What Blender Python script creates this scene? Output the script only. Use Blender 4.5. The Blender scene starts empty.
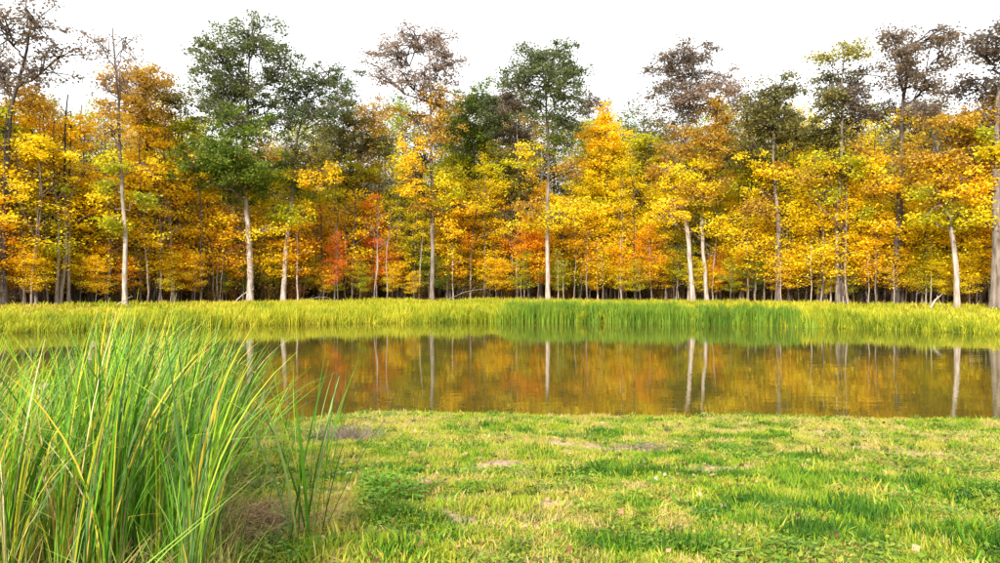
import bpy, math, random
import numpy as np
from mathutils import Vector

# ------------------------------------------------------------------ camera, sky, sun, exposure
S = bpy.context.scene
COL = S.collection
F, CX, HY, CAMZ = 785.0, 500.0, 286.0, 2.8          # focal length and horizon in photo pixels, eye height above water
cam = bpy.data.cameras.new('camera'); camo = bpy.data.objects.new('camera', cam); COL.objects.link(camo)
cam.sensor_width = 36.0; cam.lens = 36.0 * F / 1000.0; cam.clip_start = 0.05; cam.clip_end = 2000
camo.location = (0, 0, CAMZ); camo.rotation_euler = (math.radians(90 + 0.33), 0, 0)
S.camera = camo

SUN_EL, SUN_AZ = math.radians(31), math.radians(203)  # azimuth clockwise from +Y: behind the camera, a little to its left
w = bpy.data.worlds.new('World'); S.world = w; w.use_nodes = True
nt = w.node_tree; bg = nt.nodes['Background']
sky = nt.nodes.new('ShaderNodeTexSky'); sky.sky_type = 'NISHITA'; sky.sun_disc = False
sky.sun_elevation = SUN_EL; sky.sun_rotation = SUN_AZ; sky.dust_density = 3.0
cl = nt.nodes.new('ShaderNodeMix'); cl.data_type = 'RGBA'; cl.inputs[0].default_value = 0.93   # bright even overcast over the clear sky
cl.inputs[7].default_value = (8.6, 8.75, 8.9, 1)
nt.links.new(sky.outputs[0], cl.inputs[6]); nt.links.new(cl.outputs[2], bg.inputs[0]); bg.inputs[1].default_value = 0.08
sun = bpy.data.lights.new('sun', 'SUN'); sun.energy = 3.2; sun.angle = math.radians(5); sun.color = (1.0, 0.94, 0.84)
suno = bpy.data.objects.new('sun', sun); COL.objects.link(suno)
sd = Vector((math.sin(SUN_AZ) * math.cos(SUN_EL), math.cos(SUN_AZ) * math.cos(SUN_EL), math.sin(SUN_EL)))
suno.rotation_euler = sd.to_track_quat('Z', 'Y').to_euler(); suno.location = sd * 200
S.view_settings.view_transform = 'Standard'; S.view_settings.look = 'None'
S.view_settings.gamma = 1.0; S.view_settings.exposure = 1.3
S.render.engine = 'CYCLES'
S.cycles.max_bounces = 8; S.cycles.diffuse_bounces = 4; S.cycles.transmission_bounces = 6
S.cycles.glossy_bounces = 3; S.cycles.transparent_max_bounces = 8
S.cycles.use_denoising = True

rng = np.random.default_rng(7); random.seed(7)

# ------------------------------------------------------------------ numpy helpers
def hash2(ix, iy, seed):
    n = (ix.astype(np.int64) * 374761393 + iy.astype(np.int64) * 668265263 + seed * 1442695041) & 0x7fffffff
    n = ((n ^ (n >> 13)) * 1274126177) & 0x7fffffff
    return ((n ^ (n >> 16)) & 0xffff) / 65535.0
def vnoise(x, y, s=1.0, seed=0):
    x = np.asarray(x, float) * s; y = np.asarray(y, float) * s
    ix = np.floor(x); iy = np.floor(y); fx = x - ix; fy = y - iy
    fx = fx * fx * (3 - 2 * fx); fy = fy * fy * (3 - 2 * fy)
    a = hash2(ix, iy, seed); b = hash2(ix + 1, iy, seed); c = hash2(ix, iy + 1, seed); d = hash2(ix + 1, iy + 1, seed)
    return (a * (1 - fx) + b * fx) * (1 - fy) + (c * (1 - fx) + d * fx) * fy
def fbm(x, y, s=1.0, seed=0, o=3):
    t = 0; amp = 1; tot = 0
    for k in range(o):
        t = t + amp * vnoise(x, y, s * 2 ** k, seed + 17 * k); tot += amp; amp *= .5
    return t / tot
def sstep(a, b, x):
    t = np.clip((np.asarray(x, float) - a) / (b - a), 0, 1); return t * t * (3 - 2 * t)

# ------------------------------------------------------------------ terrain
NX = np.array([-60, -20, -12, -9, -7, -5.4, -4.2, -2.6, -1, 4, 10, 30, 60.]); NY = np.array([2, 3, 4, 5, 7.5, 11, 14.6, 15.7, 15.7, 15.5, 14.9, 13, 10.])
def y_near(x): return np.interp(x, NX, NY) + 0.35 * (fbm(x, x * 0 + 3, .45, 5) - .5)
def y_far(x):
    a = np.abs(x)
    return np.maximum(60.5 - 14.5 * (a / 29.) ** 2.2, 8) + 1.2 * (fbm(x, x * 0 + 9, .18, 8) - .5)
NEARS = np.array([-30, -4, -1.2, 0, .15, .55, 3, 9, 16, 40, 400.]); NEARZ = np.array([-1, -.9, -.4, 0, .14, .3, .46, .88, 1.2, 1.5, 2.5])
FARS = np.array([-60, -6, -2, 0, .6, 2, 6, 12, 17, 30, 55, 90, 150, 500.]); FARZ = np.array([-1, -1, -.4, 0, .14, .35, .75, 1.2, 1.45, 1.75, 2.8, 5.5, 9.5, 16.])
def height(x, y):
    x = np.asarray(x, float); y = np.asarray(y, float)
    sn = y_near(x) - y; sf = y - y_far(x)
    h = np.where(sn > sf, np.interp(sn, NEARS, NEARZ), np.interp(sf, FARS, FARZ))
    land = sstep(.1, 1.2, np.maximum(sn, sf))
    near = np.exp(-(y / 26.) ** 2)
    h = h + land * ((fbm(x, y, .55, 2) - .5) * .20 + ((fbm(x, y, 2.0, 4, 2) - .5) * .12 + (fbm(x, y, 5.0, 6, 2) - .5) * .05) * near)
    return h
def ground_at(px, py, d0=8.0):
    """where the line of sight through a photo point meets the lawn"""
    d = np.arange(2.5, 17, .02); x = (px - CX) / F * d
    z = CAMZ + (HY - py) / F * d
    k = np.argmax(z <= height(x, d)); return float(x[k]), float(d[k])
def hz(x, y): return float(height(np.array([x]), np.array([y]))[0])

# bare and lush spots in the lawn (photo px, py, half sizes in metres across / along)
BARE = [(494, 466, .32, .22), (456, 498, .22, .2), (425, 482, .2, .25), (640, 449, .75, .5), (548, 445, .5, .35), (863, 451, .9, .4), (831, 433, .7, .5),
        (240, 525, .55, .6), (350, 437, .5, .45), (440, 470, .3, .3), (470, 520, .3, .25), (930, 455, .3, .25), (720, 470, .35, .3), (560, 500, .35, .25)]
LUSH = [(490, 431, .7, .4), (522, 447, .45, .3), (610, 436, .4, .3), (627, 474, .42, .2), (583, 477, .25, .2), (524, 512, .25, .15), (387, 492, .32, .4),
        (446, 523, .2, .15), (795, 501, .6, .25), (762, 530, .4, .25), (809, 534, .5, .25), (960, 494, .4, .25), (930, 485, .6, .35), (856, 512, .5, .25),
        (809, 484, .5, .3), (723, 451, .3, .2), (647, 475, .2, .15), (980, 540, .5, .3), (690, 455, .3, .2), (400, 520, .3, .3), (340, 545, .4, .4),
        (700, 545, .35, .2), (600, 545, .3, .2), (930, 450, .5, .3), (800, 460, .5, .25), (760, 440, .6, .25)]
def spotlist(L): return [(*ground_at(a, b), c, d) for a, b, c, d in L]
def spotmask(x, y, L):
    m = np.zeros_like(np.asarray(x, float))
    jx = (fbm(x, y, 4, 31) - .5) * 2.2; jy = (fbm(x, y, 4, 37) - .5) * 2.2
    for sx, sy, rx, ry in L:
        r = ((x - sx + jx * rx) / rx) ** 2 + ((y - sy + jy * ry) / ry) ** 2
        m = np.maximum(m, 1 - sstep(.35, 1.3, r))
    return m
BARE = spotlist(BARE); LUSH = spotlist(LUSH)

# ------------------------------------------------------------------ materials
def new_mat(name):
    m = bpy.data.materials.new(name); m.use_nodes = True; t = m.node_tree
    for n in list(t.nodes): t.nodes.remove(n)
    return m, t, t.nodes.new('ShaderNodeOutputMaterial')
def ramp(t, stops, interp='LINEAR'):
    r = t.nodes.new('ShaderNodeValToRGB'); r.color_ramp.interpolation = interp
    e = r.color_ramp.elements
    while len(e) < len(stops): e.new(.5)
    for k, (p, c) in enumerate(stops): e[k].position = p; e[k].color = (*c, 1)
    return r
def mth(t, op, a, b=None):
    n = t.nodes.new('ShaderNodeMath'); n.operation = op
    for k, v in ((0, a), (1, b)):
        if v is None: continue
        if isinstance(v, (int, float)): n.inputs[k].default_value = v
        else: t.links.new(v, n.inputs[k])
    return n.outputs[0]
def attr(t, name, inst=False):
    a = t.nodes.new('ShaderNodeAttribute'); a.attribute_name = name
    if inst: a.attribute_type = 'INSTANCER'
    return a.outputs['Fac']
def leaf_mat(name, cols, trans=.45, inst=None, spread=.35, rough=.55, objvar=.25):
    """leaf colours picked along a ramp: each leaf (attribute tint), each plant (object random or instance attribute)"""
    m, t, out = new_mat(name)
    v = mth(t, 'MULTIPLY', mth(t, 'SUBTRACT', attr(t, 'tint'), .5), spread)
    if inst: v = mth(t, 'ADD', v, attr(t, inst, True))
    else:
        oi = t.nodes.new('ShaderNodeObjectInfo')
        v = mth(t, 'ADD', v, mth(t, 'ADD', mth(t, 'MULTIPLY', mth(t, 'SUBTRACT', oi.outputs['Random'], .5), objvar), .5))
    n = len(cols); r = ramp(t, [(k / (n - 1), c) for k, c in enumerate(cols)]); t.links.new(v, r.inputs[0])
    p = t.nodes.new('ShaderNodeBsdfPrincipled'); p.inputs['Roughness'].default_value = rough; p.inputs['Specular IOR Level'].default_value = .2
    tr = t.nodes.new('ShaderNodeBsdfTranslucent'); mx = t.nodes.new('ShaderNodeMixShader'); mx.inputs[0].default_value = trans
    t.links.new(r.outputs[0], p.inputs['Base Color']); t.links.new(r.outputs[0], tr.inputs[0])
    t.links.new(p.outputs[0], mx.inputs[1]); t.links.new(tr.outputs[0], mx.inputs[2]); t.links.new(mx.outputs[0], out.inputs[0])
    return m
def bark_mat(name, c1, c2, scale=6.0, upper_shade=None):
    m, t, out = new_mat(name)
    tc = t.nodes.new('ShaderNodeTexCoord'); mp = t.nodes.new('ShaderNodeMapping'); mp.inputs['Scale'].default_value = (1, 1, .18)
    n = t.nodes.new('ShaderNodeTexNoise'); n.inputs['Scale'].default_value = scale; n.inputs['Detail'].default_value = 6
    t.links.new(tc.outputs['Object'], mp.inputs[0]); t.links.new(mp.outputs[0], n.inputs[0])
    r = ramp(t, [(.35, c1), (.65, c2)]); t.links.new(n.outputs[0], r.inputs[0])
    col = r.outputs[0]
    if upper_shade:                                           # canopy shade put into the colour: bark darkens with height
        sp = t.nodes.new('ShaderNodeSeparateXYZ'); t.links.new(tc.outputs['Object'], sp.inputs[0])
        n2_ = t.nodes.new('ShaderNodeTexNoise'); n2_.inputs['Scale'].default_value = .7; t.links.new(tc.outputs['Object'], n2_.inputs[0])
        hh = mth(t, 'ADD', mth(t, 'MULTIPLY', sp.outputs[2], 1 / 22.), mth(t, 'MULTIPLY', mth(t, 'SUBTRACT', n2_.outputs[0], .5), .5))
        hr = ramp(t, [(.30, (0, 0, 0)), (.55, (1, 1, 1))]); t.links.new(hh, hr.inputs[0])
        mx = t.nodes.new('ShaderNodeMix'); mx.data_type = 'RGBA'; t.links.new(hr.outputs[0], mx.inputs[0]); t.links.new(col, mx.inputs[6]); mx.inputs[7].default_value = (*upper_shade, 1); col = mx.outputs[2]
    p = t.nodes.new('ShaderNodeBsdfPrincipled'); p.inputs['Roughness'].default_value = .9; p.inputs['Specular IOR Level'].default_value = .15
    b = t.nodes.new('ShaderNodeBump'); b.inputs['Strength'].default_value = .6; b.inputs['Distance'].default_value = .06
    t.links.new(n.outputs[0], b.inputs['Height']); t.links.new(b.outputs[0], p.inputs['Normal'])
    t.links.new(col, p.inputs['Base Color']); t.links.new(p.outputs[0], out.inputs[0])
    return m
BARK_PALE = bark_mat('bark_pale', (.24, .19, .15), (.48, .41, .35))
BARK_FOOT = bark_mat('bark_pale_foot', (.22, .17, .14), (.50, .42, .36), upper_shade=(.10, .08, .065))
BARK_POLE = bark_mat('bark_pole', (.16, .125, .10), (.36, .29, .24), upper_shade=(.04, .032, .025))
BARK_MID = bark_mat('bark_mid', (.09, .07, .055), (.25, .20, .165))
BARK_DARK = bark_mat('bark_dark', (.035, .027, .022), (.11, .085, .07))
L = {}
L['yellow'] = leaf_mat('leaf_yellow', [(.58, .52, .025), (.84, .70, .02), (.94, .72, .018), (.93, .60, .015)])
L['gold'] = leaf_mat('leaf_gold', [(.82, .72, .025), (.94, .70, .02), (.95, .62, .016), (.92, .50, .014)])
L['orange'] = leaf_mat('leaf_orange', [(.94, .66, .02), (.94, .56, .018), (.92, .45, .016), (.84, .32, .02)])
L['red'] = leaf_mat('leaf_red', [(.90, .34, .03), (.82, .20, .03), (.66, .10, .03)])
L['lime'] = leaf_mat('leaf_lime', [(.20, .27, .02), (.40, .43, .02), (.62, .57, .02), (.82, .64, .018)])
L['rust'] = leaf_mat('leaf_rust', [(.32, .18, .05), (.50, .30, .045), (.64, .40, .035), (.78, .50, .03)])
L['olive'] = leaf_mat('leaf_olive', [(.10, .10, .045), (.17, .16, .05), (.28, .24, .05), (.46, .36, .05)])
L['oak'] = leaf_mat('leaf_oak_green', [(.07, .095, .05), (.11, .145, .065), (.17, .20, .07), (.27, .27, .08)])  # greyed: glare washing out the treetops is put into the leaf colour
L['green'] = leaf_mat('leaf_green', [(.07, .12, .02), (.13, .20, .025), (.22, .28, .03), (.40, .38, .03)])
L['mauve'] = leaf_mat('leaf_mauve_brown', [(.21, .155, .13), (.30, .22, .175), (.38, .27, .19), (.44, .31, .18)])  # lightened and greyed, treetop glare painted into the leaves
L['umber'] = leaf_mat('leaf_umber', [(.12, .10, .085), (.18, .145, .115), (.26, .19, .13), (.34, .24, .12)])  # browns greyed the same way, with the glare wash in their colour
L['pale'] = leaf_mat('leaf_pale_green', [(.30, .28, .06), (.40, .36, .07), (.50, .42, .08)])

# ------------------------------------------------------------------ mesh building
class MB:
    def __init__(s): s.v = []; s.f = []; s.t = []; s.n = 0
    def add(s, v, f, tint=None):
        v = np.asarray(v, float); f = np.asarray(f, int)
        s.v.append(v); s.f.append(f + s.n); s.n += len(v)
        s.t.append(np.full(len(f), .5) if tint is None else np.asarray(tint, float))
    def tube(s, pts, rad, k=6, cap=False):
        pts = np.asarray(pts, float); rad = np.asarray(rad, float); n = len(pts)
        tg = np.gradient(pts, axis=0); tg /= np.linalg.norm(tg, axis=1)[:, None] + 1e-9
        ref = np.where(np.abs(tg[:, 2:3]) > .9, np.array([[1., 0, 0]]), np.array([[0, 0, 1.]]))
        a = np.cross(tg, ref); a /= np.linalg.norm(a, axis=1)[:, None] + 1e-9; b = np.cross(tg, a)
        th = np.arange(k) / k * 2 * np.pi
        v = pts[:, None] + rad[:, None, None] * (np.cos(th)[None, :, None] * a[:, None] + np.sin(th)[None, :, None] * b[:, None])
        i, j = np.meshgrid(np.arange(n - 1), np.arange(k), indexing='ij'); j2 = (j + 1) % k
        f = np.stack([i * k + j, i * k + j2, (i + 1) * k + j2, (i + 1) * k + j], -1).reshape(-1, 4)
        s.add(v.reshape(-1, 3), f)
        if cap: s.add(v[-1], [[q, (q + 1) % k, (q + 2) % k, (q + 2) % k] for q in range(0, 1)])
    def leaves(s, c, size, tint, flat=.5, rg=rng):
        """rhombic leaves round the centres c; flat leans their faces towards the sky"""
        n = len(c); nm = rg.normal(size=(n, 3)); nm[:, 2] += np.where(nm[:, 2] > 0, flat, -flat) * 1.5
        nm /= np.linalg.norm(nm, axis=1)[:, None]
        r = rg.normal(size=(n, 3)); u = np.cross(nm, r); u /= np.linalg.norm(u, axis=1)[:, None] + 1e-9; wv = np.cross(nm, u)
        sz = size * (.6 + .8 * rg.random(n))[:, None]
        v = np.stack([c - u * sz * .5, c + wv * sz * .36, c + u * sz * .5, c - wv * sz * .36], 1).reshape(-1, 3)
        s.add(v, np.arange(4 * n).reshape(n, 4), tint)
    def mesh(s, name, smooth=False):
        me = bpy.data.meshes.new(name)
        v = np.concatenate(s.v); f = np.concatenate(s.f); t = np.concatenate(s.t); nf = len(f)
        me.vertices.add(len(v)); me.vertices.foreach_set('co', v.ravel().astype(np.float32))
        me.loops.add(nf * 4); me.loops.foreach_set('vertex_index', f.ravel().astype(np.int32))
        me.polygons.add(nf); me.polygons.foreach_set('loop_start', (np.arange(nf) * 4).astype(np.int32))
        a = me.attributes.new('tint', 'FLOAT', 'FACE'); a.data.foreach_set('value', t.astype(np.float32))
        me.update(calc_edges=True); me.validate()
        if smooth: me.polygons.foreach_set('use_smooth', np.ones(len(me.polygons), bool))
        return me
def obj(name, me, mat=None, parent=None, kind=None):
    o = bpy.data.objects.new(name, me); COL.objects.link(o)
    if mat is not None:
        if not me.materials: me.materials.append(mat)
        elif me.materials[0] is not mat:
            o.material_slots[0].link = 'OBJECT'; o.material_slots[0].material = mat
    if parent is not None: o.parent = parent
    if kind: o['kind'] = kind
    return o
def empty(name, loc, rz=0):
    o = bpy.data.objects.new(name, None); COL.objects.link(o); o.location = loc; o.rotation_euler = (0, 0, rz); o.empty_display_size = .2
    return o
def tag(o, label, cat, group=None):
    o['label'] = label; o['category'] = cat
    if group: o['group'] = group
    return o
def proto_objs(meshes, name):
    c = bpy.data.collections.new(name)                 # never linked to the scene: only holds what the scatter draws
    for k, me in enumerate(meshes):
        o = bpy.data.objects.new('%s_%02d' % (name, k), me); c.objects.link(o)
    return c
def scatter(name, pts, rot, scl, idx, coll, hue):
    me = bpy.data.meshes.new(name); n = len(pts)
    me.vertices.add(n); me.vertices.foreach_set('co', np.asarray(pts, np.float32).ravel())
    for nm, ty, dat, key in (('rot', 'FLOAT_VECTOR', rot, 'vector'), ('scl', 'FLOAT_VECTOR', scl, 'vector'), ('pick', 'INT', idx, 'value'), ('hue', 'FLOAT', hue, 'value')):
        a = me.attributes.new(nm, ty, 'POINT'); a.data.foreach_set(key, np.asarray(dat, np.int32 if ty == 'INT' else np.float32).ravel())
    me.update()
    o = obj(name, me, kind='stuff')
    g = bpy.data.node_groups.new(name + '_nodes', 'GeometryNodeTree')
    g.interface.new_socket('Geometry', in_out='INPUT', socket_type='NodeSocketGeometry'); g.interface.new_socket('Geometry', in_out='OUTPUT', socket_type='NodeSocketGeometry')
    gi = g.nodes.new('NodeGroupInput'); go = g.nodes.new('NodeGroupOutput'); ip = g.nodes.new('GeometryNodeInstanceOnPoints')
    ci = g.nodes.new('GeometryNodeCollectionInfo'); ci.inputs['Collection'].default_value = coll
    ci.inputs['Separate Children'].default_value = True; ci.inputs['Reset Children'].default_value = True
    ip.inputs['Pick Instance'].default_value = True
    g.links.new(gi.outputs[0], ip.inputs['Points']); g.links.new(ci.outputs[0], ip.inputs['Instance'])
    for nm, ty, sock in (('rot', 'FLOAT_VECTOR', 'Rotation'), ('scl', 'FLOAT_VECTOR', 'Scale'), ('pick', 'INT', 'Instance Index')):
        na = g.nodes.new('GeometryNodeInputNamedAttribute'); na.data_type = ty; na.inputs['Name'].default_value = nm
        g.links.new(na.outputs['Attribute'], ip.inputs[sock])
    g.links.new(ip.outputs[0], go.inputs[0])
    md = o.modifiers.new('scatter', 'NODES'); md.node_group = g
    return o

# ------------------------------------------------------------------ ground, water
def axis(segs): return np.concatenate([np.arange(a, b, st) for a, b, st in segs] + [[segs[-1][1]]])
gx = axis([(-600, -120, 40), (-120, -60, 5), (-60, -14, 1.0), (-14, 14, .14), (14, 60, 1.0), (60, 120, 5), (120, 600, 40)])
gy = axis([(-60, 2, 4), (2, 18, .12), (18, 36, 1.), (36, 80, .6), (80, 130, 3), (130, 700, 40)])
X, Y = np.meshgrid(gx, gy); Z = height(X, Y)
v = np.stack([X, Y, Z], -1).reshape(-1, 3); nx, ny = len(gx), len(gy)
i, j = np.meshgrid(np.arange(ny - 1), np.arange(nx - 1), indexing='ij'); q = i * nx + j
f = np.stack([q, q + 1, q + nx + 1, q + nx], -1).reshape(-1, 4)
mb = MB(); mb.add(v, f); gm = mb.mesh('ground', True)
for nm, dat in (('bare', spotmask(X, Y, BARE)), ('wood', sstep(11, 15, (Y - y_far(X)) + 5 * (fbm(X, Y, .3, 3) - .5)))):
    a = gm.attributes.new(nm, 'FLOAT', 'POINT'); a.data.foreach_set('value', dat.ravel().astype(np.float32))
m, t, out = new_mat('turf_soil')
geo = t.nodes.new('ShaderNodeNewGeometry')
def noise(t, scale, detail=4, vec=None):
    n = t.nodes.new('ShaderNodeTexNoise'); n.inputs['Scale'].default_value = scale; n.inputs['Detail'].default_value = detail
    if vec is not None: t.links.new(vec, n.inputs[0])
    return n.outputs[0]
n1 = noise(t, 1.3, 5, geo.outputs['Position']); n2 = noise(t, 22, 4, geo.outputs['Position'])
def mixc(t, fac, a, b):
    n = t.nodes.new('ShaderNodeMix'); n.data_type = 'RGBA'
    for k, x in ((0, fac), (6, a), (7, b)):
        if isinstance(x, (int, float)): n.inputs[k].default_value = x
        elif isinstance(x, tuple): n.inputs[k].default_value = (*x, 1)
        else: t.links.new(x, n.inputs[k])
    return n.outputs[2]
turf = ramp(t, [(.35, (.10, .13, .02)), (.5, (.22, .22, .035)), (.68, (.36, .28, .10))]); t.links.new(n1, turf.inputs[0])
soil = ramp(t, [(.3, (.24, .16, .09)), (.55, (.40, .29, .17)), (.75, (.52, .40, .25))]); t.links.new(n2, soil.inputs[0])
litter = ramp(t, [(.3, (.05, .03, .015)), (.55, (.16, .085, .03)), (.72, (.34, .19, .05))]); t.links.new(n2, litter.inputs[0])
c = mixc(t, attr(t, 'bare'), turf.outputs[0], soil.outputs[0]); c = mixc(t, attr(t, 'wood'), c, litter.outputs[0])
p = t.nodes.new('ShaderNodeBsdfPrincipled'); p.inputs['Roughness'].default_value = .95; p.inputs['Specular IOR Level'].default_value = .1
b = t.nodes.new('ShaderNodeBump'); b.inputs['Strength'].default_value = .7; b.inputs['Distance'].default_value = .04
t.links.new(n2, b.inputs['Height']); t.links.new(b.outputs[0], p.inputs['Normal'])
t.links.new(c, p.inputs['Base Color']); t.links.new(p.outputs[0], out.inputs[0])
ground = obj('ground', gm, m, kind='structure'); ground['label'] = 'grassy ground running down to the pond and under the wood'

wx = axis([(-75, 75, 3.)]); wy = axis([(-2, 64, 3.)])
WX, WY = np.meshgrid(wx, wy); mb = MB(); q, r_ = np.meshgrid(np.arange(len(wy) - 1), np.arange(len(wx) - 1), indexing='ij'); q = q * len(wx) + r_
mb.add(np.stack([WX, WY, WX * 0], -1).reshape(-1, 3), np.stack([q, q + 1, q + len(wx) + 1, q + len(wx)], -1).reshape(-1, 4))
m, t, out = new_mat('pond_water')
geo = t.nodes.new('ShaderNodeNewGeometry'); mp = t.nodes.new('ShaderNodeMapping'); mp.inputs['Scale'].default_value = (.7, 1.5, 1)
t.links.new(geo.outputs['Position'], mp.inputs[0])
p = t.nodes.new('ShaderNodeBsdfPrincipled'); p.inputs['Roughness'].default_value = .010; p.inputs['IOR'].default_value = 1.55
n0 = noise(t, .12, 3, geo.outputs['Position']); wr = ramp(t, [(.35, (.062, .056, .010)), (.65, (.09, .08, .014))]); t.links.new(n0, wr.inputs[0]); t.links.new(wr.outputs[0], p.inputs['Base Color'])
h1 = noise(t, 1.1, 2, mp.outputs[0]); h2 = noise(t, 5.0, 2, mp.outputs[0]); hs = mth(t, 'ADD', h1, mth(t, 'MULTIPLY', h2, .18))
b = t.nodes.new('ShaderNodeBump'); b.inputs['Strength'].default_value = 1.0; b.inputs['Distance'].default_value = .0032
t.links.new(hs, b.inputs['Height']); t.links.new(b.outputs[0], p.inputs['Normal']); t.links.new(p.outputs[0], out.inputs[0])
water = obj('pond_water', mb.mesh('pond_water', True), m, kind='structure'); water['label'] = 'still olive brown pond mirroring the autumn trees'

# ------------------------------------------------------------------ trees
def tree_dist(px, off):
    """distance at which the line of sight through px lies off metres behind the far waterline"""
    d = 60.0
    for _ in range(30): d = .5 * d + .5 * (float(y_far(np.array([(px - CX) / F * d]))[0]) + off)
    return d
def curve(a, c, b, n=6):
    t_ = np.linspace(0, 1, n)[:, None]; a, b, c = map(np.asarray, (a, b, c))
    return a * (1 - t_) ** 2 + 2 * c * t_ * (1 - t_) + b * t_ ** 2
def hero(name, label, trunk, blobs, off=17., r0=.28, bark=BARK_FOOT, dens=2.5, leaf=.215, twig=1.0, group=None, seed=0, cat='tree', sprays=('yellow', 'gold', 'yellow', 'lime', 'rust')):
    """trunk: photo points from the base up; blobs: (px, py, rx, ry, leaf material, density) foliage masses, px in the photo"""
    rg = np.random.default_rng(100 + seed)
    bx, _ = trunk[0]; D = tree_dist(bx, off); sc = D / F
    X0 = (bx - CX) * sc; Z0 = hz(X0, D) - .15
    def W(px, py): return np.array([(px - bx) * sc, 0, CAMZ + (HY - py) * sc - Z0])
    root = empty(name, (X0, D, Z0)); tag(root, label, cat, group)
    tp = [np.array([0, 0, 0.])] + [W(*q) for q in trunk[1:]]
    for k in range(1, len(tp)): tp[k][1] = rg.normal() * .3
    tp = np.array(tp); ht = tp[-1, 2]
    tt = np.linspace(0, 1, len(tp)); tq = np.linspace(0, 1, 22); P = np.stack([np.interp(tq, tt, tp[:, a]) for a in range(3)], 1)
    for _ in range(2): P[1:-1] = (P[:-2] + 2 * P[1:-1] + P[2:]) / 4
    P[2:, :2] += np.cumsum(rg.normal(size=(20, 2)) * .035, 0)
    r0 *= .70; R = r0 * (1 - .8 * (P[:, 2] / ht) ** 1.15) + r0 * .28 * np.exp(-P[:, 2] / .5)
    tb = MB(); tb.tube(P, R, 10)
    br = MB(); crowns = {}
    lowest = max(b_[1] for b_ in blobs); blobs = list(blobs)          # scattered side sprays below the main crown
    for q in range(10):
        py = rg.uniform(min(lowest, 150), 225); px = np.interp(-py, [-a_[1] for a_ in trunk], [a_[0] for a_ in trunk])
        blobs.append((px + rg.choice([-1, 1]) * rg.uniform(4, 24), py, rg.uniform(10, 17), rg.uniform(6, 10), sprays[rg.integers(len(sprays))], .56))
    for (px, py, rx, ry, mt, dn) in blobs:
        rxm, rym = rx * sc * 1.42, ry * sc * 1.38; c = W(px, py + 6); c[1] = rg.normal() * rxm * .45
        k = int(np.argmin(np.abs(P[:, 2] - (c[2] - rym * .5 - .45 * abs(c[0] - np.interp(c[2], P[:, 2], P[:, 0]))))))
        k = min(max(k, 5), 20); a = P[k]
        end = c + np.array([0, 0, rym * .45]); mid = (a + end) / 2 + np.array([(end[0] - a[0]) * .2, 0, -.1 * np.linalg.norm(end - a)])
        C = curve(a, mid, end, 9); C[1:-1] += rg.normal(size=(7, 3)) * .12
        rl = min(R[k] * .72, .07 + .034 * np.linalg.norm(end - a)); rl = rl if dn != .56 else min(rl, .045); br.tube(C, np.linspace(rl, .02, 9), 6)
        area = math.pi * rxm * rym; ns = max(6, int(area / .44 * (.4 + .6 * min(1, dn))))
        d_ = rg.normal(size=(ns, 3)); d_ /= np.linalg.norm(d_, axis=1)[:, None]; rad = rg.random(ns) ** .45 * (.82 + .35 * rg.random(ns))
        sub = c + d_ * rad[:, None] * np.array([rxm, rxm * .9, rym])
        per = max(6, int(36 * dn ** .75 * dens)); mbk = crowns.setdefault(mt, MB())
        for s_ in sub:
            q = C[rg.integers(3, 9)]; md = (q + s_) / 2 + np.array([0, 0, .12 * np.linalg.norm(s_ - q)]) + rg.normal(size=3) * .15
            br.tube(curve(q, md, s_ + (s_ - c) * .12, 5), np.linspace(.045, .014, 5) * twig, 3)
            n = rg.poisson(per) + 2; sg = .24 + .24 * rg.random()
            mbk.leaves(s_ + rg.normal(size=(n, 3)) * np.array([sg, sg, sg * .55]), leaf, np.clip(rg.normal(.5, .2) + rg.normal(size=n) * .16, 0, 1), .4, rg)
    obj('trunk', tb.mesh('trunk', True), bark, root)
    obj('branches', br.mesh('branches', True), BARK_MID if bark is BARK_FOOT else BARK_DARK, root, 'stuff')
    for mt, mbk in crowns.items(): obj('crown', mbk.mesh('crown'), L[mt], root, 'stuff')
    return root

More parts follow.
